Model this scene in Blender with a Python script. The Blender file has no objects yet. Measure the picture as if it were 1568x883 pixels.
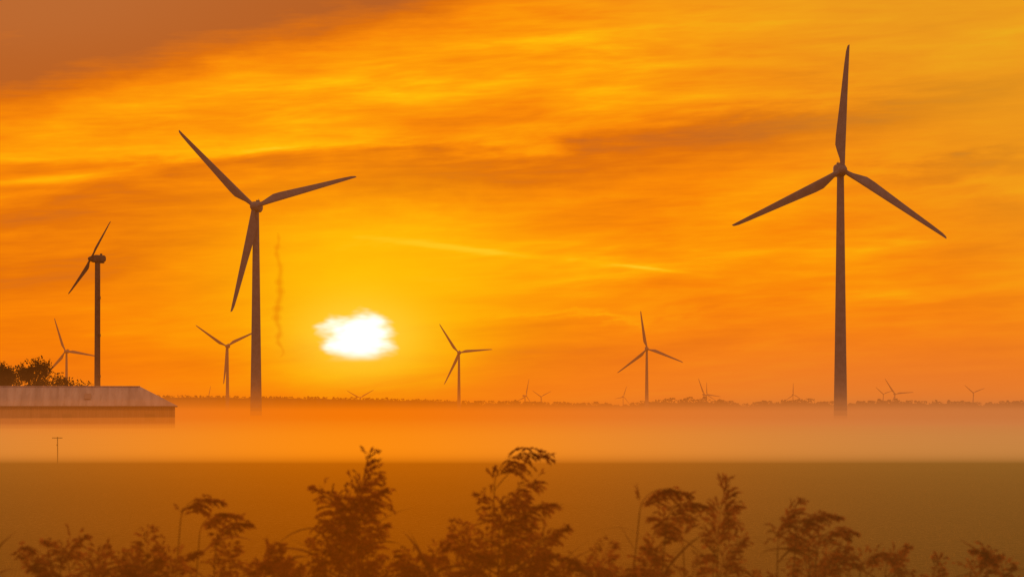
import bpy, math, random
from mathutils import Vector, Matrix, Quaternion, noise as mnoise
random.seed(7)
FPX=4355.6; CAMZ=3.0; HY=632.0; CX=784.0
scene=bpy.context.scene
def s2l(c):
    r=[]
    for v in c:
        v/=255.0
        r.append(v/12.92 if v<=0.04045 else ((v+0.055)/1.055)**2.4)
    return tuple(r)
def place(px,py,d):
    k=d/FPX
    return Vector(((px-CX)*k,d,CAMZ+(HY-py)*k))

# ---------------------------------------------------------------- node helper
class N:
    def __init__(s,nt): s.nt=nt
    def new(s,t): return s.nt.nodes.new(t)
    def link(s,a,b): s.nt.links.new(a,b)
    def _in(s,sock,v):
        if isinstance(v,E): s.link(v.s,sock)
        elif hasattr(v,'is_output'): s.link(v,sock)
        else: sock.default_value=v
    def math(s,op,a,b=None,c=None,clamp=False):
        n=s.new('ShaderNodeMath'); n.operation=op; n.use_clamp=clamp
        s._in(n.inputs[0],a)
        if b is not None: s._in(n.inputs[1],b)
        if c is not None: s._in(n.inputs[2],c)
        return E(s,n.outputs[0])
    def smooth(s,x,a,b):
        n=s.new('ShaderNodeMapRange'); n.interpolation_type='SMOOTHSTEP'; n.clamp=True
        s._in(n.inputs[0],x); s._in(n.inputs[1],a); s._in(n.inputs[2],b)
        n.inputs[3].default_value=0; n.inputs[4].default_value=1
        return E(s,n.outputs[0])
    def mix(s,f,a,b,mode='MIX'):
        n=s.new('ShaderNodeMix'); n.data_type='RGBA'; n.blend_type=mode; n.clamp_result=False
        s._in(n.inputs[0],f)
        for i,v in ((6,a),(7,b)):
            if isinstance(v,tuple): n.inputs[i].default_value=(*v[:3],1)
            else: s._in(n.inputs[i],v)
        return n.outputs[2]
    def vec(s,x,y,z=0.0):
        n=s.new('ShaderNodeCombineXYZ')
        for i,v in enumerate((x,y,z)): s._in(n.inputs[i],v)
        return n.outputs[0]
    def noise(s,v,scale=1.0,detail=4,rough=0.55,dist=0.0,dim='3D'):
        n=s.new('ShaderNodeTexNoise'); n.noise_dimensions=dim; s.link(v,n.inputs['Vector'])
        n.inputs['Scale'].default_value=scale; n.inputs['Detail'].default_value=detail
        n.inputs['Roughness'].default_value=rough; n.inputs['Distortion'].default_value=dist
        return E(s,n.outputs[0])
    def ramp(s,f,stops):
        n=s.new('ShaderNodeValToRGB'); s._in(n.inputs[0],f)
        cr=n.color_ramp
        while len(cr.elements)<len(stops): cr.elements.new(0.5)
        for e,(p,c) in zip(cr.elements,stops):
            e.position=p; e.color=(*c[:3],1)
        return n.outputs[0]
    def blob(s,P,px,py,sx,sy,slope=0.0):
        m=s.new('ShaderNodeMapping'); m.vector_type='TEXTURE'; s.link(P,m.inputs[0])
        m.inputs['Location'].default_value=((px-784)/100,(632-py)/100,0)
        m.inputs['Rotation'].default_value=(0,0,math.atan(slope))
        m.inputs['Scale'].default_value=(sx/100,sy/100,1)
        d=s.new('ShaderNodeVectorMath'); d.operation='DOT_PRODUCT'; s.link(m.outputs[0],d.inputs[0]); s.link(m.outputs[0],d.inputs[1])
        return s.math('POWER',1/math.e,E(s,d.outputs['Value']))
class E:
    def __init__(s,n,sock): s.n=n; s.s=sock
    def __add__(s,o): return s.n.math('ADD',s,o)
    __radd__=__add__
    def __sub__(s,o): return s.n.math('SUBTRACT',s,o)
    def __rsub__(s,o): return s.n.math('SUBTRACT',o,s)
    def __mul__(s,o): return s.n.math('MULTIPLY',s,o)
    __rmul__=__mul__

# ---------------------------------------------------------------- sun / world
SAZ=(550-784)/FPX; SEL=math.asin((632-518)/FPX)
sund=Vector((math.sin(SAZ)*math.cos(SEL),math.cos(SAZ)*math.cos(SEL),math.sin(SEL)))
world=bpy.data.worlds.new("World"); scene.world=world; world.use_nodes=True
nt=world.node_tree; nt.nodes.clear(); n=N(nt)
tc=n.new('ShaderNodeTexCoord'); sep=n.new('ShaderNodeSeparateXYZ'); n.link(tc.outputs['Generated'],sep.inputs[0])
dx,dy,dz=[E(n,sep.outputs[i]) for i in range(3)]
az=n.math('ARCTAN2',dx,dy); el=n.math('ARCSINE',dz)
X=az*(FPX/100); Y=el*(FPX/100)
Yt=Y-X*0.10
nA=n.noise(n.vec(X*0.22+3.1,Yt*0.85),1.0,3,0.55,0.2,'2D')
nB=n.noise(n.vec(X*0.30+9.2,(Y-X*0.08)*2.1),1.0,5,0.58,0.22,'2D')
nC=n.noise(n.vec(X*0.7+1.7,(Y-X*0.03)*7.0),1.0,4,0.6,0.0,'2D')
nD=n.noise(n.vec(X*1.1+5.5,Y*2.4),1.0,4,0.6,0.0,'2D')
Yw=Y+(nB-0.5)*0.8+(nD-0.5)*0.35
P0=n.vec(X,Y); P1=n.vec(X,Yw)
b=(nA-0.5)*0.40+(nB-0.5)*0.66+(nC-0.5)*0.30+0.535
lineTL=Yw-(X+7.84)*0.215-4.62
tl=n.smooth(lineTL,-0.55,0.75)*n.smooth(X,1.4,-1.8)
b=b-tl*0.62
def add(px,py,sx,sy,sl,w,warp=True):
    global b
    b=n.math('MULTIPLY_ADD',n.blob(P1 if warp else P0,px,py,sx,sy,sl),w,b)
add(60,430,330,150,0,-0.25)
add(820,250,560,45,0.11,-0.36)
add(1290,185,200,25,0.10,-0.22)
add(1480,262,180,16,0.09,-0.36)
add(1525,325,55,18,-0.1,-0.24)
add(300,150,420,45,0.2,0.10)
add(420,228,420,18,0.03,0.22)
add(60,282,130,7,0.08,0.35,False)
add(590,420,230,95,0,0.22)
add(640,350,280,50,0.0,0.14)
add(552,590,60,14,0,0.28)
add(820,545,560,60,0,-0.14)
add(700,380,110,5,-0.11,0.30,False)
add(1000,412,80,3,-0.12,0.20,False)
add(900,480,170,7,0.03,0.22)
add(1400,450,200,14,0.03,0.10)
add(850,100,300,110,0,0.06)
col=n.ramp(b,[(0.0,s2l((164,86,36))),(0.25,s2l((214,108,4))),(0.46,s2l((246,136,0))),(0.64,s2l((255,163,0))),
              (0.82,s2l((255,198,2))),(1.0,s2l((255,234,50)))])
col=n.mix(n.smooth(Y,2.0,0.2)*0.40,col,s2l((253,110,0)))
tr=n.smooth(X*0.75+Y*0.9,5.0,10.5)
col=n.mix(tr*0.60,col,s2l((218,166,38)))
col=n.mix(n.blob(P0,1450,625,560,105)*0.76,col,s2l((203,118,64)))
col=n.mix(n.blob(P0,-60,640,260,70)*0.4,col,s2l((210,114,40)))
col=n.mix(n.blob(P0,60,20,330,75,0.1)*tl*0.50,col,s2l((176,110,62)))
# sun glow + sun breaking through cloud
gm=n.math('MULTIPLY_ADD',nB,0.9,0.42)
col=n.mix(n.math('MULTIPLY',n.blob(P1,565,450,235,125),gm,clamp=True),col,s2l((255,208,0)))
col=n.mix(n.blob(P1,552,495,140,86)*0.95,col,s2l((255,238,0)))
col=n.mix(n.blob(P0,551,515,78,48),col,s2l((255,255,80)))
sx=(X+2.35)*(1/0.50); sy=(Y-1.13)*(1/0.40)
rad=n.math('SQRT',sx*sx+sy*sy)
wob=(n.noise(n.vec(X*2.2+2,Y*5.5),1.0,2,0.5,0.0,'2D')-0.5)*0.9+(nD-0.5)*0.3
f=1.0-rad+wob
disc=n.smooth(f,-0.30,0.55)*n.smooth(Y,0.76,0.97)
col=n.mix(disc,col,(2.3,2.3,2.3))
dotn=n.new('ShaderNodeVectorMath'); dotn.operation='DOT_PRODUCT'
n.link(tc.outputs['Generated'],dotn.inputs[0]); dotn.inputs[1].default_value=sund
w=n.smooth(E(n,dotn.outputs['Value']),0.25,0.955)
back=n.mix(n.smooth(dz,0.0,0.8),(0.32,0.185,0.13),(0.31,0.195,0.15))
col=n.mix(w,back,col)
bg=n.new('ShaderNodeBackground'); n.link(col,bg.inputs[0]); bg.inputs[1].default_value=1.0
sky=n.new('ShaderNodeTexSky'); sky.sky_type='NISHITA'; sky.sun_disc=False
sky.sun_elevation=SEL; sky.sun_rotation=SAZ
bg2=n.new('ShaderNodeBackground'); n.link(sky.outputs[0],bg2.inputs[0]); bg2.inputs[1].default_value=0.0015
ad=n.new('ShaderNodeAddShader'); n.link(bg.outputs[0],ad.inputs[0]); n.link(bg2.outputs[0],ad.inputs[1])
out=n.new('ShaderNodeOutputWorld'); n.link(ad.outputs[0],out.inputs[0])

sl=bpy.data.lights.new('sun','SUN'); sl.energy=2.5; sl.angle=math.radians(0.6); sl.color=(1.0,0.5,0.18)
so=bpy.data.objects.new('sun',sl); scene.collection.objects.link(so)
so.rotation_euler=(-sund).to_track_quat('-Z','Y').to_euler(); so.location=(0,0,200)

# ---------------------------------------------------------------- materials
def mat_basic(name,c1,c2,scale=4.0,rough=0.6,spec=0.4,bump=0.0,transl=0.0,detail=3,stretch=(1,1,1)):
    m=bpy.data.materials.new(name); m.use_nodes=True; nt=m.node_tree; nt.nodes.clear(); n=N(nt)
    tc=n.new('ShaderNodeTexCoord'); mp=n.new('ShaderNodeMapping'); mp.inputs['Scale'].default_value=stretch
    n.link(tc.outputs['Object'],mp.inputs[0])
    ns=n.noise(mp.outputs[0],scale,detail,0.6)
    c=n.mix(n.smooth(ns,0.3,0.7),c1,c2)
    if spec>0.15:
        p=n.new('ShaderNodeBsdfPrincipled'); n.link(c,p.inputs['Base Color'])
        p.inputs['Roughness'].default_value=rough; p.inputs['Specular IOR Level'].default_value=spec
    else:
        p=n.new('ShaderNodeBsdfDiffuse'); n.link(c,p.inputs['Color'])
    if bump:
        bp=n.new('ShaderNodeBump'); bp.inputs['Strength'].default_value=bump; n.link(ns.s,bp.inputs['Height']); n.link(bp.outputs[0],p.inputs['Normal'])
    o=n.new('ShaderNodeOutputMaterial'); res=p.outputs[0]
    if transl:
        t=n.new('ShaderNodeBsdfTranslucent'); n.link(c,t.inputs[0])
        mx=n.new('ShaderNodeMixShader'); mx.inputs[0].default_value=transl
        n.link(res,mx.inputs[1]); n.link(t.outputs[0],mx.inputs[2]); res=mx.outputs[0]
    n.link(res,o.inputs[0]); return m
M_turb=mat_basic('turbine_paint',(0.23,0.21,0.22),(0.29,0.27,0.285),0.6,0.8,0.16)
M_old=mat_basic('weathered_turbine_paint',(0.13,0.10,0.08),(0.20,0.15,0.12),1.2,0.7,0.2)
M_leaf=mat_basic('tree_foliage',(0.05,0.04,0.015),(0.10,0.07,0.025),0.8,0.7,0.1,transl=0.35)
M_far=mat_basic('distant_foliage',(0.05,0.05,0.04),(0.10,0.09,0.06),0.05,0.9,0.0)
M_bark=mat_basic('bark',(0.06,0.045,0.03),(0.11,0.08,0.055),6,0.9,0.1,0.3)
M_reed=mat_basic('reed_plume',(0.22,0.065,0.014),(0.46,0.145,0.032),18,0.7,0.1,transl=0.65)
M_rleaf=mat_basic('reed_leaf',(0.16,0.068,0.016),(0.35,0.14,0.034),9,0.6,0.1,transl=0.65)
M_grass=mat_basic('grass_blades',(0.09,0.055,0.013),(0.34,0.20,0.045),3,0.8,0.1,transl=0.5)
M_wood=mat_basic('weathered_wood',(0.10,0.07,0.045),(0.17,0.12,0.08),8,0.85,0.1,0.3,stretch=(1,1,0.2))
M_wall=mat_basic('barn_wall_boards',(0.38,0.20,0.09),(0.50,0.28,0.14),1.5,0.8,0.2,0.2,stretch=(4,4,0.3))
M_roof=mat_basic('barn_roof_sheets',(0.52,0.38,0.32),(0.76,0.56,0.46),0.5,0.6,0.3,0.1,stretch=(2,0.3,0.3))
M_door=mat_basic('barn_door_paint',(0.22,0.12,0.06),(0.28,0.16,0.08),2,0.7,0.2)

def mesh_obj(name,V,F,mats,idx=None,smooth=False,parent=None):
    me=bpy.data.meshes.new(name); me.from_pydata([tuple(v) for v in V],[],F); 
    for m in mats: me.materials.append(m)
    if idx: me.polygons.foreach_set('material_index',idx)
    if smooth: me.polygons.foreach_set('use_smooth',[True]*len(me.polygons))
    me.update(); o=bpy.data.objects.new(name,me); scene.collection.objects.link(o)
    if parent: o.parent=parent
    return o
def loft(V,F,rings,cap=True):
    base=len(V); k=len(rings[0])
    for r in rings: V.extend(r)
    for i in range(len(rings)-1):
        for j in range(k):
            a=base+i*k+j; b2=base+i*k+(j+1)%k
            F.append((a,b2,b2+k,a+k))
    if cap:
        F.append(tuple(base+j for j in reversed(range(k))))
        F.append(tuple(base+(len(rings)-1)*k+j for j in range(k)))
def box(V,F,c,s,R=None):
    b0=len(V)
    for sx_ in (-1,1):
        for sy_ in (-1,1):
            for sz_ in (-1,1):
                p=Vector((sx_*s[0]/2,sy_*s[1]/2,sz_*s[2]/2))
                if R: p=R@p
                V.append(p+Vector(c))
    for q in ((0,1,3,2),(4,6,7,5),(0,4,5,1),(2,3,7,6),(0,2,6,4),(1,5,7,3)): F.append(tuple(b0+i for i in q))

# ---------------------------------------------------------------- wind turbines
def turbine(px,py,dist,Lpx,angles,yaw=0.0,mat=None,old=False,seg=20,pitch=8,rt=None,rb=None):
    H=place(px,py,dist); L=Lpx*dist/FPX
    k=L/36.0
    yw=math.radians(yaw); nrm=Vector((math.sin(yw),-math.cos(yw),0)); hx=Vector((math.cos(yw),math.sin(yw),0)); up=Vector((0,0,1))
    V=[];F=[]
    over=3.4*k if not old else 1.9
    tb=H-nrm*over
    if rt is None: rt=1.0*k; rb=2.0*k
    top=H.z-(1.3*k if not old else 0.7)
    rings=[]
    lv=[0,0.001,0.33,0.3305,0.331,0.66,0.6605,0.661,0.99,1.0]
    for t in lv:
        r=rb+(rt-rb)*(t**0.9)
        if t in(0.3305,0.6605): r*=1.03
        rings.append([Vector((tb.x+r*math.cos(2*math.pi*j/seg),tb.y+r*math.sin(2*math.pi*j/seg),top*t)) for j in range(seg)])
    loft(V,F,rings)
    box(V,F,(tb.x,tb.y-rb-0.02,1.6),(0.9,0.25,2.2))
    rings=[[Vector((tb.x+r*math.cos(2*math.pi*j/seg),tb.y+r*math.sin(2*math.pi*j/seg),z)) for j in range(seg)] for z,r in ((top-0.25*k,rt*1.12),(top+0.3*k,rt*1.12))]
    loft(V,F,rings)
    def nring(a,w,h,zc):
        r=[]
        for j in range(16):
            th=2*math.pi*j/16; c=math.cos(th); s=math.sin(th); e=0.55
            X_=w*math.copysign(abs(c)**e,c); Z_=h*math.copysign(abs(s)**e,s)
            r.append(H-nrm*a+hx*X_+up*(Z_+zc))
        return r
    if not old:
        loft(V,F,[nring(a*k,w*k,h*k,z*k) for a,w,h,z in ((0.9,0.9,1.0,0),(1.4,1.35,1.4,0.05),(2.4,1.55,1.75,0.1),(6.5,1.55,1.9,0.25),(8.6,1.35,1.6,0.5),(9.3,0.8,0.9,0.7))])
        box(V,F,H-nrm*7.8*k+up*2.5*k,(0.12*k,0.12*k,1.3*k))
        box(V,F,H-nrm*6.6*k+up*2.3*k,(1.2*k,0.8*k,0.6*k))
    else:
        loft(V,F,[nring(a,w,h,z) for a,w,h,z in ((0.25,0.5,0.55,0),(0.6,0.85,0.8,0.0),(1.4,0.95,0.95,0.05),(3.6,0.9,0.85,0.1),(4.0,0.6,0.6,0.1))])
        box(V,F,H-nrm*2.6+up*(-0.9),(2.0,2.0,0.18)); box(V,F,H-nrm*3.0+up*1.15,(0.5,0.5,0.4))
        for sgn in(-1,1): box(V,F,tb+Vector((sgn*0.9,-0.6,-0.45)),(0.06,0.06,1.0))
        for zz in (0.30,0.55,0.78):
            box(V,F,(tb.x+0.7,tb.y-0.6,top*zz),(0.35,0.35,0.7))
        box(V,F,(tb.x+rt+0.12,tb.y-0.4,top*0.5),(0.08,0.08,top*0.98))
    kk=k if not old else 0.42
    sp=[]
    for a,r in ((-1.9,0.12),(-1.7,0.6),(-1.2,1.05),(-0.4,1.35),(0.5,1.42),(1.0,1.3)):
        sp.append([H-nrm*a*kk+hx*(r*kk*math.cos(2*math.pi*j/16))+up*(r*kk*math.sin(2*math.pi*j/16)) for j in range(16)])
    loft(V,F,sp)
    prof=[(0.02,1.35,1.0),(0.05,1.35,1.0),(0.09,1.6,0.75),(0.14,2.3,0.42),(0.20,3.0,0.27),(0.27,2.95,0.22),(0.4,2.55,0.19),(0.55,2.1,0.17),(0.7,1.7,0.15),(0.85,1.3,0.14),(0.95,0.95,0.13),(0.99,0.6,0.12),(1.0,0.2,0.12)]
    for ang in angles:
        a=math.radians(ang)
        ez=up*math.cos(a)+hx*math.sin(a); ex=hx*math.cos(a)-up*math.sin(a)
        rings=[]
        for fr,ch,th in prof:
            c=ch*k*(1.0 if not old else 1.1); tw=math.radians(pitch+14*(1-fr)**2) if fr>0.1 else math.radians(pitch)
            r=[]
            for j in range(12):
                t=2*math.pi*j/12
                xx=0.5*c*math.cos(t); yy=0.5*c*th*math.sin(t)*(1.0 if th>0.8 else (0.55+0.45*math.cos(t)) *1.3+0.1)
                xx+=0.65*k-0.5*c
                X_=xx*math.cos(tw)-yy*math.sin(tw); Y_=xx*math.sin(tw)+yy*math.cos(tw)
                r.append(H+ez*(L*fr)+ex*X_+nrm*(Y_+1.0*k*fr*fr))
            rings.append(r)
        loft(V,F,rings)
    o=mesh_obj('wind_turbine',V,F,[mat or M_turb],smooth=True)
    o.data.set_sharp_from_angle(angle=math.radians(40))
    return o
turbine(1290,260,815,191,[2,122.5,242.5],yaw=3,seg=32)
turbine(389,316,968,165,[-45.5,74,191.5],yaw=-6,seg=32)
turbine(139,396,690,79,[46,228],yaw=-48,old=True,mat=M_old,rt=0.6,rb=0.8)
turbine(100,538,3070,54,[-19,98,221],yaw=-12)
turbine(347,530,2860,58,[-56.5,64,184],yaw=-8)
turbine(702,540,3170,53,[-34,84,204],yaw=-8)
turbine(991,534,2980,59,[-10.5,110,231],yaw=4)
for (x,y,L,a,yw) in [(806,606,27,13,55),(829,607,18,62,20),(552,609,24,-62,5),(320,606,16,10,30),(955,607,17,18,30),
                     (1079,604,27,-24,20),(1083,605,20,-6,40),(1215,604,18,-2,20),(1371,603,29,-36,10),(1353,603,17,-50,10),(1491,601,19,-52,10)]:
    d=5200+random.uniform(-300,300)
    turbine(x,y,d,L,[a,a+120,a+240],yaw=yw,seg=10)

# ---------------------------------------------------------------- ground
def ground():
    ys=[-60,0,10,20,30,45,60,80,100,125,150,167,190,230,300,420,600,900,1400,2200,3500,6000,14000]
    V=[];F=[];nx=41
    for y in ys:
        w=400+abs(y)*0.8
        for i in range(nx):
            x=-w+2*w*i/(nx-1)
            z=mnoise.noise(Vector((x*0.02,y*0.02,0)))*0.06
            V.append((x,y,z if y<600 else 0))
    for j in range(len(ys)-1):
        for i in range(nx-1):
            a=j*nx+i; F.append((a,a+1,a+1+nx,a+nx))
    m=bpy.data.materials.new('meadow_ground'); m.use_nodes=True; nt=m.node_tree; nt.nodes.clear(); n=N(nt)
    tc=n.new('ShaderNodeTexCoord'); o_=tc.outputs['Object']
    mp=n.new('ShaderNodeMapping'); mp.inputs['Scale'].default_value=(1,0.4,1); n.link(o_,mp.inputs[0])
    a=n.noise(mp.outputs[0],0.12,3,0.6); b=n.noise(mp.outputs[0],7.0,4,0.85); 
    t=(a-0.5)*0.6+(b-0.5)*2.9+0.42
    col=n.ramp(t,[(0.0,(0.03,0.018,0.004)),(0.45,(0.12,0.068,0.014)),(0.75,(0.22,0.12,0.026)),(1.0,(0.38,0.21,0.05))])
    p=n.new('ShaderNodeBsdfDiffuse'); n.link(col,p.inputs['Color'])
    bp=n.new('ShaderNodeBump'); bp.inputs['Strength'].default_value=0.9; bp.inputs['Distance'].default_value=0.15; n.link(b.s,bp.inputs['Height']); n.link(bp.outputs[0],p.inputs['Normal'])
    o=n.new('ShaderNodeOutputMaterial'); n.link(p.outputs[0],o.inputs[0])
    mesh_obj('ground',V,F,[m],smooth=True)
    rnd=random.Random(5); V=[];F=[]
    for i in range(30000):
        y=44+120*rnd.random()**1.3; x=rnd.uniform(-1,1)*(y*0.22+4)
        hgt=rnd.uniform(0.05,0.20)*(0.7+0.6*mnoise.noise(Vector((x*0.3,y*0.15,3))))
        for _ in range(2):
            ox=rnd.uniform(-.08,.08); w_=rnd.uniform(0.008,0.022); l=rnd.uniform(-.08,.08); i0=len(V)
            V+=[(x+ox-w_,y,-0.05),(x+ox+w_,y+rnd.uniform(-.02,.02),-0.05),(x+ox+l,y+rnd.uniform(-.06,.06),hgt+0.03)]; F.append((i0,i0+1,i0+2))
    mesh_obj('meadow_grass',V,F,[M_grass])
ground()

# ---------------------------------------------------------------- mist and haze volumes, self-glowing instead of scattering light
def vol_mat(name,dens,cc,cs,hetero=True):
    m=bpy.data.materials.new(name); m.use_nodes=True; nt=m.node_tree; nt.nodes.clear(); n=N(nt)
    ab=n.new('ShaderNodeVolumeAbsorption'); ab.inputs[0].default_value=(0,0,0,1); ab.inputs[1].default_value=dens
    em=n.new('ShaderNodeEmission'); em.inputs[1].default_value=dens  # emission stands in for sunlight scattered in the volume
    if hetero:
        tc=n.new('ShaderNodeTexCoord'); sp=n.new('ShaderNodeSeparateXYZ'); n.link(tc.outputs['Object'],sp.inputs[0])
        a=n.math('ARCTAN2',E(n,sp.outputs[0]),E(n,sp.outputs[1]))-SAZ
        u=a*(1/0.135); g=n.math('POWER',1/math.e,u*u)  # sun glow put into the emission colour, strongest along the sun's azimuth
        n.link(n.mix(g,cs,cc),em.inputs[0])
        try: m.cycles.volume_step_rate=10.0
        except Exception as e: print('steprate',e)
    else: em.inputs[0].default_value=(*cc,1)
    ad=n.new('ShaderNodeAddShader'); n.link(ab.outputs[0],ad.inputs[0]); n.link(em.outputs[0],ad.inputs[1])
    o=n.new('ShaderNodeOutputMaterial'); n.link(ad.outputs[0],o.inputs['Volume'])
    return m
def mist(name,y0,y1,ztop,mat,amp=0.0,seed=0,zb=-0.5,parent=None):
    V=[];F=[]; ny=30 if amp else 1; nx=40 if amp else 1
    for j in range(ny+1):
        y=y0+(y1-y0)*(j/ny)**2.0
        w=200+y*0.6
        for i in range(nx+1):
            x=-w+2*w*i/nx
            s=1.0/(25+y*0.08)
            z=ztop+amp*(mnoise.fractal(Vector((x*s,y*s*0.6,seed)),1.0,2.0,3))
            V.append((x,y,z))
    k=nx+1; nb=len(V)
    V+=[(v[0],v[1],zb) for v in V]
    for j in range(ny):
        for i in range(nx):
            a=j*k+i; F.append((a,a+1,a+1+k,a+k)); F.append((nb+a,nb+a+k,nb+a+1+k,nb+a+1))
    for i in range(nx):
        F.append((i,nb+i,nb+i+1,i+1)); a=ny*k+i; F.append((a,a+1,nb+a+1,nb+a))
    for j in range(ny):
        a=j*k; F.append((a,a+k,nb+a+k,nb+a)); a=j*k+nx; F.append((a,nb+a,nb+a+k,a+k))
    return mesh_obj(name,V,F,[mat],parent=parent)
mp_=bpy.data.objects.new('ground_mist',None); scene.collection.objects.link(mp_)
CC=s2l((255,150,26)); CS=s2l((208,138,80))  # sunward glow colour, then duller side colour, of the mist emission
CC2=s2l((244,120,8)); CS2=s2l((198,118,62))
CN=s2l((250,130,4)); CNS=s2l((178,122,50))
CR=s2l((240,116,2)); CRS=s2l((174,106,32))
mist('reed_veil_layer',3,15.5,2.85,vol_mat('reed_glare_veil',0.013,CR,CRS),0,zb=-0.6,parent=mp_)  # added glowing veil, lifts the reed tones like sun glare
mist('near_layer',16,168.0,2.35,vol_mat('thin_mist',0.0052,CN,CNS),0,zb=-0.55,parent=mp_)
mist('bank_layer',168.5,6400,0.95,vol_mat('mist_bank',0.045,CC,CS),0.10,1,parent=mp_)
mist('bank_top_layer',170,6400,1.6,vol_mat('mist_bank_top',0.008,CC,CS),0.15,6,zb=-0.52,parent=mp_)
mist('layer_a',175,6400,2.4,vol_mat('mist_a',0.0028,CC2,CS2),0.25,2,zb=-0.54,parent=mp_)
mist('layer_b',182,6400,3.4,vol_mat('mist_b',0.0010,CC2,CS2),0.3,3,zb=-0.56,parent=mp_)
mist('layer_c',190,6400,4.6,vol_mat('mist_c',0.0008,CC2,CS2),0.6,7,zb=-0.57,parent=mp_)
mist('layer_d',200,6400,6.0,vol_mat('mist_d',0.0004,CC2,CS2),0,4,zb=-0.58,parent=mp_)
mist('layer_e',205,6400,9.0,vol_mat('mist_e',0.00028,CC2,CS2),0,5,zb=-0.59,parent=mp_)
hz=mist('haze',-300,6500,260,vol_mat('haze',0.00010,s2l((250,124,12)),None,False),0,zb=-2.0)

# ---------------------------------------------------------------- foliage helpers
def leafquad(V,F,c,s,rnd):
    a=Vector((rnd.gauss(0,1),rnd.gauss(0,1),rnd.gauss(0,1))).normalized()
    b_=a.orthogonal().normalized(); b_.rotate(Quaternion(a,rnd.uniform(0,6.28)))
    c2=a.cross(b_)
    i=len(V); l=s*rnd.uniform(0.7,1.3); w_=l*rnd.uniform(0.4,0.7)
    V.extend([c-b_*l,c-c2*w_,c+b_*l,c+c2*w_]); F.append((i,i+1,i+2,i+3))
env=[(-500,604),(250,605),(400,606),(520,608),(640,611),(720,613),(850,615),(930,617),(975,618),(1000,611),(1040,611),(1075,609),(1110,613),(1140,618),(1180,613),(1215,610),(1260,613),(1300,617),(1340,612),(1430,613),(1500,616),(1560,612),(2100,613)]
def envy(px):
    for (a,ya),(b_,yb) in zip(env,env[1:]):
        if a<=px<=b_: return ya+(yb-ya)*(px-a)/(b_-a)
    return 613
def treeline():
    rnd=random.Random(3); V=[];F=[]
    def dist(px): return 3350+250*math.sin(px*0.004) if px>700 else 4300
    px=-420
    rows=[]
    while px<2000:
        d=dist(px); k=d/FPX
        h=CAMZ+(HY-envy(px))*k
        h*=(0.80+0.14*mnoise.noise(Vector((px*0.07,0,0)))+0.10*mnoise.noise(Vector((px*0.31,5,0)))) if px>700 else 0.90+0.05*mnoise.noise(Vector((px*0.05,0,0)))
        x=(px-CX)*k
        rows.append([Vector((x,d-18,0)),Vector((x,d-12,h*0.55)),Vector((x,d-4,h*0.93)),Vector((x,d+3,h)),Vector((x,d+12,h*0.6)),Vector((x,d+18,0))])
        px+=3.0
    loft(V,F,rows)
    px=-380.0
    while px<1950:
        d=dist(px)+rnd.uniform(-30,30)
        k=d/FPX
        jag=1.0 if px>900 else 0.35
        topy=envy(px)+(rnd.gauss(0.3,1.5)-2.5*mnoise.noise(Vector((px*0.03,9,0))))*jag
        base=place(px,HY,d); h=CAMZ+(HY-topy)*k
        rw=rnd.uniform(3,10)
        for _ in range(110):
            t=rnd.random()
            z=h*(0.35+0.65*t**0.85)
            prof=math.sqrt(max(0.02,1-((z/h-0.5)/0.52)**2))
            th=rnd.uniform(0,6.28); rr=rw*prof*math.sqrt(rnd.random())
            leafquad(V,F,Vector((base.x+rr*math.cos(th),d+rr*math.sin(th),min(z,h-0.4))),1.3,rnd)
        px+=rw/k*rnd.uniform(0.5,1.4)
    mesh_obj('distant_treeline',V,F,[M_far])
treeline()

def limb(V,F,pts,r0,r1,seg=7):
    rings=[]
    for i,p in enumerate(pts):
        t=i/(len(pts)-1); r=r0+(r1-r0)*t
        d=(pts[min(i+1,len(pts)-1)]-pts[max(i-1,0)]).normalized(); a=d.orthogonal().normalized(); b_=d.cross(a)
        rings.append([p+a*r*math.cos(2*math.pi*j/seg)+b_*r*math.sin(2*math.pi*j/seg) for j in range(seg)])
    loft(V,F,rings)
def tree(name,px,topy,d,wpx,seed,leaves=5000,ls=0.2,trunk=True):
    rnd=random.Random(seed); base=place(px,HY,d); base.z=0; k=d/FPX
    H=CAMZ+(HY-topy)*k; W=wpx*k/2
    V=[];F=[]
    tt=base+Vector((rnd.uniform(-.3,.3),0,H*0.45))
    limb(V,F,[base,base+Vector((0.1,0,H*0.2)),tt],H*0.035,H*0.022)
    cl=[]
    for i in range(15):
        th=rnd.uniform(0,6.28); e=rnd.uniform(0.0,1.0)
        rr=W*0.8*math.sqrt(rnd.random())*math.sqrt(max(0.08,1-(e*0.95)**2))
        c=base+Vector((rr*math.cos(th),rr*math.sin(th)*0.8,H*(0.42+0.46*e)))
        cl.append((c,rnd.uniform(0.10,0.17)*H))
        mid=(tt+c)/2+Vector((rnd.uniform(-.4,.4),rnd.uniform(-.4,.4),rnd.uniform(-.2,.5)))
        limb(V,F,[tt,mid,c],H*0.013,H*0.004,5)
    nb=len(F)
    for i in range(leaves):
        c,r=rnd.choice(cl)
        v=Vector((rnd.gauss(0,1),rnd.gauss(0,1),rnd.gauss(0,0.75)))
        v=v.normalized()*r*(rnd.random()**0.45)*rnd.choice((1,1,1,1.25))
        p=c+v
        if mnoise.noise(p*0.9)>0.28: continue
        leafquad(V,F,p,ls,rnd)
    idx=[0]*nb+[1]*(len(F)-nb)
    return mesh_obj(name,V,F,[M_bark,M_leaf],idx)
tree('deciduous_tree',50,549,455,88,11,6500)
tree('deciduous_tree',2,554,462,84,15,6000)
tree('deciduous_tree',-60,548,470,90,19,4000)
tree('bush',90,570,440,60,23,2800,0.18)
tree('bush',122,577,445,50,29,2000,0.16)
tree('bush',722,645,700,18,31,700,0.16)
tree('bush',766,650,690,14,33,500,0.16)

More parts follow.
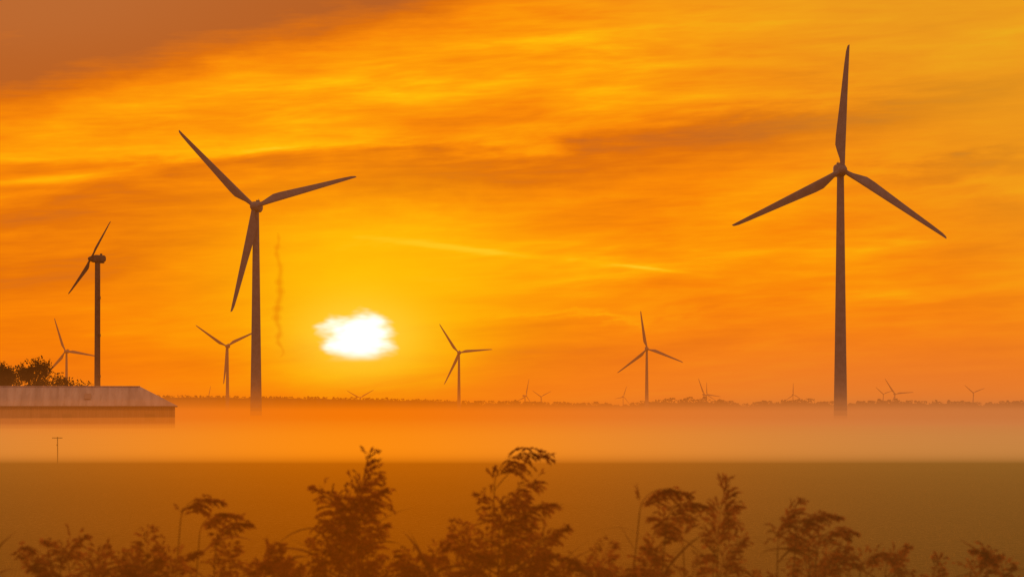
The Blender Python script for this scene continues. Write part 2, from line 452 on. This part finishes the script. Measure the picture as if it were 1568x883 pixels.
# ---------------------------------------------------------------- barn
def barn():
    E0=bpy.data.objects.new('barn',None); scene.collection.objects.link(E0)
    D=400.0; k=D/FPX
    corner=place(268,HY,D); corner.z=0
    E0.location=corner; E0.rotation_euler=(0,0,math.radians(7.2))
    L=52.0; W=11.0; eh=CAMZ+(632-621)*k; rh=CAMZ+(632-591)*k; hip=4.9; ov=0.35
    V=[];F=[]
    def P(x,y,z): return Vector((x,y,z))
    t=0.2
    box(V,F,(-L/2,t/2,eh/2),(L-0.0,t,eh)); box(V,F,(-L/2,W-t/2,eh/2),(L,t,eh))
    box(V,F,(-t/2,W/2,eh/2),(t,W-2*t-0.004,eh)); box(V,F,(-L+t/2,W/2,eh/2),(t,W-2*t-0.004,eh))
    for i in range(0,int(L/1.2)): box(V,F,(-0.6-1.2*i,-0.03,eh/2),(0.08,0.055,eh-0.1))
    mesh_obj('walls',V,F,[M_wall],parent=E0)
    V=[];F=[]
    for xc in (-9,-24,-39):
        box(V,F,(xc,-0.08,1.75),(3.8,0.05,3.5)); box(V,F,(xc,-0.125,1.75),(0.1,0.03,3.5)); box(V,F,(xc,-0.125,3.42),(4.1,0.03,0.14))
    mesh_obj('doors',V,F,[M_wall],parent=E0)
    V=[];F=[]
    for xc in (-3.5,-15,-18,-30,-33,-46): 
        box(V,F,(xc,-0.08,2.4),(1.3,0.05,0.9))
    mesh_obj('windows',V,F,[M_door],parent=E0)
    V=[];F=[]
    z0=eh; a=P(ov,-ov,z0);b_=P(-L-ov,-ov,z0);c=P(-L-ov,W+ov,z0);d=P(ov,W+ov,z0)
    r1=P(-hip,W/2,rh);r2=P(-L+hip,W/2,rh)
    dn=Vector((0,0,-0.16))
    V+= [a,b_,c,d,r1,r2,a+dn,b_+dn,c+dn,d+dn]
    F+= [(1,0,4,5),(3,2,5,4),(0,3,4),(2,1,5),(0,1,7,6),(1,2,8,7),(2,3,9,8),(3,0,6,9),(6,7,8,9)]
    mesh_obj('roof',V,F,[M_roof],parent=E0)
    V=[];F=[]
    sl=math.atan2(rh-eh,W/2+ov); ln=math.hypot(rh-eh,W/2+ov)
    R=Matrix.Rotation(sl,3,'X')
    xs=-hip-0.5
    while xs>-L+hip:
        box(V,F,(xs,(W/2-ov)/2,(eh+rh)/2+0.03),(0.07,ln*0.985,0.06),R); xs-=1.0
    box(V,F,(-L/2,W/2,rh+0.03),(L-2*hip,0.45,0.10))
    mesh_obj('roof_ribs',V,F,[M_roof],parent=E0)
    V=[];F=[]
    box(V,F,(-L/2,-ov-0.09,eh-0.10),(L+2*ov,0.14,0.13)); 
    for xc in (-0.5,-20,-40): box(V,F,(xc,-0.12,eh/2-0.1),(0.1,0.1,eh-0.2))
    mesh_obj('gutter',V,F,[M_door],parent=E0)
    V=[];F=[]
    for xc in (-12.2,-28,-42):
        box(V,F,(xc,(W/2-ov)*0.42,eh+(rh-eh)*0.475+0.03),(0.9,1.8,0.05),R)
    mesh_obj('rooflights',V,F,[mat_basic('rust_red_sheet',(0.46,0.28,0.20),(0.54,0.33,0.24),3)],parent=E0)
barn()
V=[];F=[]; p=place(88,HY,165); 
limb(V,F,[Vector((p.x,p.y,-0.3)),Vector((p.x+0.01,p.y,0.8)),Vector((p.x,p.y,1.62))],0.032,0.026,8)
box(V,F,(p.x,p.y-0.07,1.56),(0.60,0.05,0.045)); box(V,F,(p.x,p.y-0.07,1.15),(0.08,0.03,0.10))
mesh_obj('fence_post',V,F,[M_wood])

# smoke wisp drifting above the horizon: a soft core inside a wider thin sheath
def smoke_mat(name,dens):
    m=bpy.data.materials.new(name); m.use_nodes=True; nt=m.node_tree; nt.nodes.clear(); n=N(nt)
    ab=n.new('ShaderNodeVolumeAbsorption'); ab.inputs[0].default_value=(0.80,0.42,0.3,1); ab.inputs[1].default_value=dens
    o=n.new('ShaderNodeOutputMaterial'); n.link(ab.outputs[0],o.inputs['Volume']); return m
SE=bpy.data.objects.new('smoke_wisp',None); scene.collection.objects.link(SE)
dS=2500
for nm,rs,dn in (('core',0.9,0.075),('sheath',1.8,0.032)):
    rings=[]
    for i in range(90):
        t=i/89; py=547-190*t
        xo=427+3.5*mnoise.noise(Vector((t*9,7,0)))+ (4.5*math.sin(t*34)*max(0,1-t*2.2))+2.5*math.sin(t*11+1)
        r=(3.0+5.0*abs(mnoise.noise(Vector((t*14,2,0)))))*(0.35+math.sin(math.pi*min(1,t*0.93+0.05))*0.8)*dS/FPX*rs
        c=place(xo,py,dS)
        rings.append([c+Vector((r*math.cos(2*math.pi*j/12),r*math.sin(2*math.pi*j/12),0)) for j in range(12)])
    V=[];F=[];loft(V,F,rings)
    mesh_obj(nm,V,F,[smoke_mat('smoke_'+nm,dn)],parent=SE)

# ---------------------------------------------------------------- reeds
def ribbon(V,F,p,d,L,w,droop,rnd,segs=7):
    side=Vector((d.y,-d.x,0))
    if side.length<0.05: side=Vector((1,0,0))
    side.normalize(); side=(side+Vector((rnd.uniform(-.6,.6),rnd.uniform(-.6,.6),rnd.uniform(-.3,.6)))).normalized()
    pts=[]; cur=p.copy(); dd=d.normalized()
    for i in range(segs+1):
        t=i/segs; ww=w*(0.35+2.2*t if t<0.3 else 1.0-((t-0.3)/0.7)**1.6)
        pts.append((cur-side*ww*0.5,cur+side*ww*0.5)); cur=cur+dd*(L/segs); dd=(dd+Vector((0,0,-droop/segs))).normalized()
    i0=len(V)
    for a,b_ in pts: V.extend([a,b_])
    for i in range(segs): F.append((i0+2*i,i0+2*i+1,i0+2*i+3,i0+2*i+2))
def spikelet(V,F,p,d,l,w,rnd):
    s=d.cross(Vector((rnd.gauss(0,1),rnd.gauss(0,1),rnd.gauss(0,1))))
    if s.length<1e-4: return
    s.normalize(); i=len(V)
    V.extend([p,p+d*l*0.45+s*w,p+d*l,p+d*l*0.45-s*w]); F.append((i,i+1,i+2,i+3))
def reed(S,px,py,d,lean,L,rnd,leaves=5,dens=1.0,spread=1.0):
    V,F,VL,FL=S
    top=place(px,py,d)
    ax=[]; n_=12
    dirv=Vector((lean*0.15,rnd.uniform(-.1,.1),1)).normalized()
    cur=Vector((0,0,0))
    for i in range(n_+1):
        ax.append(cur.copy()); cur=cur+dirv*(L/n_); dirv=(dirv+Vector((lean*0.16,rnd.uniform(-.03,.03),-abs(lean)*0.15))).normalized()
    hi=max(ax,key=lambda q:q.z); off=top-hi; ax=[q+off for q in ax]
    b0=ax[0]; foot=Vector((b0.x-lean*0.22+rnd.uniform(-.05,.05),b0.y+rnd.uniform(-.15,.15),0))
    q1=foot.lerp(b0,0.5)+Vector((-lean*0.03,0,0)); 
    limb(VL,FL,[foot,q1,foot.lerp(b0,0.8),b0],0.0045,0.0025,5)
    limb(V,F,ax,0.0022,0.0007,4)
    nb=int(36*dens)
    for k_ in range(nb):
        t=0.02+0.95*k_/nb; f=t*n_; i=int(f); p=ax[i].lerp(ax[min(i+1,n_)],f-i); ad=(ax[min(i+1,n_)]-ax[i]).normalized()
        side=Vector((rnd.gauss(lean*0.6,0.7),rnd.gauss(0,0.7),rnd.uniform(-.2,.2)))
        dd=(ad*1.0+side.normalized()*0.85*spread).normalized()
        bl=L*(0.42*(1-t)**0.7+0.10)*rnd.uniform(0.6,1.2); ns=max(5,int(bl/0.009)); cur=p.copy()
        bp=[cur.copy()]
        for s_ in range(ns):
            cur=cur+dd*(bl/ns); dd=(dd+Vector((lean*0.03,0,-0.11))).normalized(); bp.append(cur.copy())
            if s_>1:
                for _ in range(2):
                    sd=(dd+Vector((rnd.gauss(0,.3),rnd.gauss(0,.3),rnd.gauss(-.2,.3)))).normalized()
                    spikelet(V,F,cur,sd,rnd.uniform(0.015,0.030),rnd.uniform(0.0028,0.0054),rnd)
        i0=len(V)
        for q in bp[::2]: V.extend([q-Vector((0.0006,0,0)),q+Vector((0.0006,0,0))])
        for s_ in range(len(bp[::2])-1): F.append((i0+2*s_,i0+2*s_+1,i0+2*s_+3,i0+2*s_+2))
    for k_ in range(leaves):
        t=rnd.uniform(0.74,1.0); p=foot.lerp(b0,t)
        sg=rnd.choice((-1,1)); 
        dv=Vector((sg*rnd.uniform(0.3,1.0),rnd.uniform(-.5,.5),rnd.uniform(0.4,1.1)))
        ribbon(VL,FL,p,dv,rnd.uniform(0.18,0.38),rnd.uniform(0.016,0.034),rnd.uniform(0.5,1.8),rnd)
def clump(name,items,seed,d0=13.0):
    rnd=random.Random(seed); S=([],[],[],[])
    for it in items:
        px,py,lean,L=it[:4]; lv=it[4] if len(it)>4 else 5; sp=it[5] if len(it)>5 else 1.0
        reed(S,px,py,d0+rnd.uniform(-0.6,0.6),lean,L,rnd,lv,1.0,sp)
    V,F,VL,FL=S; nv=len(V)
    allF=F+[tuple(i+nv for i in f) for f in FL]
    return mesh_obj(name,V+VL,allF,[M_reed,M_rleaf],[0]*len(F)+[1]*len(FL))
clump('reed_clump',[(566,692,0.12,0.34,6,0.6),(488,742,-0.35,0.26,6),(520,752,-0.3,0.28,6),(545,735,0.2,0.30,6),(590,745,0.5,0.26,7),(570,775,0.3,0.28,6),(535,790,-0.2,0.28,6),(505,800,-0.5,0.26,6),(590,800,0.5,0.25,6),(480,820,-0.3,0.25,6),(555,825,0.1,0.25,6),(530,770,0.3,0.26,6),(578,725,0.35,0.24,5)],1)
clump('reed_clump',[(812,693,0.85,0.34,6,0.7),(828,735,0.6,0.30,6),(800,760,0.3,0.30,6),(840,770,0.7,0.28,7),(735,752,-0.4,0.24,4),(752,775,0.1,0.28,5),(775,800,-0.3,0.26,6),(815,800,0.4,0.28,6),(690,815,-0.6,0.2,8),(850,815,0.5,0.25,6),(740,820,0.2,0.25,6),(870,805,0.6,0.22,7),(700,795,-0.2,0.2,9)],2)
clump('reed_clump',[(1022,748,1.0,0.27,5,0.8),(1000,790,-0.6,0.22,5),(1113,735,0.12,0.30,4,0.55),(1045,790,0.8,0.25,5),(1130,775,0.4,0.24,5,0.7),(1085,815,-0.3,0.22,5),(1020,820,0.3,0.24,5),(1140,820,0.4,0.24,5),(1060,770,0.9,0.22,5)],3)
clump('reed_clump',[(1228,764,0.35,0.26,5),(1205,790,-0.4,0.22,5),(1262,785,0.9,0.24,5),(1290,810,0.9,0.22,5),(1240,815,-0.2,0.24,5),(1215,830,-0.3,0.2,5),(1280,840,0.4,0.2,5)],4)
clump('reed_clump',[(318,762,0.9,0.24,4),(345,785,0.9,0.24,5),(370,800,0.8,0.2,5),(330,815,-0.3,0.2,5),(360,830,0.3,0.2,5)],5)
clump('reed_clump',[(1388,835,0.5,0.18,5),(1360,850,-0.5,0.18,5),(1440,850,0.2,0.18,5),(1525,850,0.4,0.2,7),(1550,862,0.4,0.18,7)],6)
clump('reed_clump',[(75,826,-0.4,0.2,5),(130,818,0.5,0.2,5),(28,845,-0.5,0.18,8),(226,806,0.0,0.2,4),(250,850,0.5,0.18,5),(180,850,-0.4,0.18,5)],7)
rnd=random.Random(99)
items=[]
for i in range(135):
    px=rnd.uniform(-120,1700)
    dens=0.50+0.6*math.exp(-((px-750)/380)**2)
    if rnd.random()>dens: continue
    items.append((px,rnd.uniform(828,898),rnd.uniform(-0.8,0.8),rnd.uniform(0.15,0.24),6))
clump('reed_bed',items,98,12.6)

# ---------------------------------------------------------------- camera
cd=bpy.data.cameras.new('camera'); cam=bpy.data.objects.new('camera',cd); scene.collection.objects.link(cam)
cam.location=(0,0,CAMZ); cam.rotation_euler=(math.radians(90),0,0)
cd.lens=100; cd.sensor_width=36; cd.shift_y=190.5/1568; cd.clip_start=0.5; cd.clip_end=40000
cd.dof.use_dof=True; cd.dof.focus_distance=900; cd.dof.aperture_fstop=7.1
scene.camera=cam
scene.view_settings.view_transform='Standard'; scene.view_settings.look='None'; scene.view_settings.exposure=0
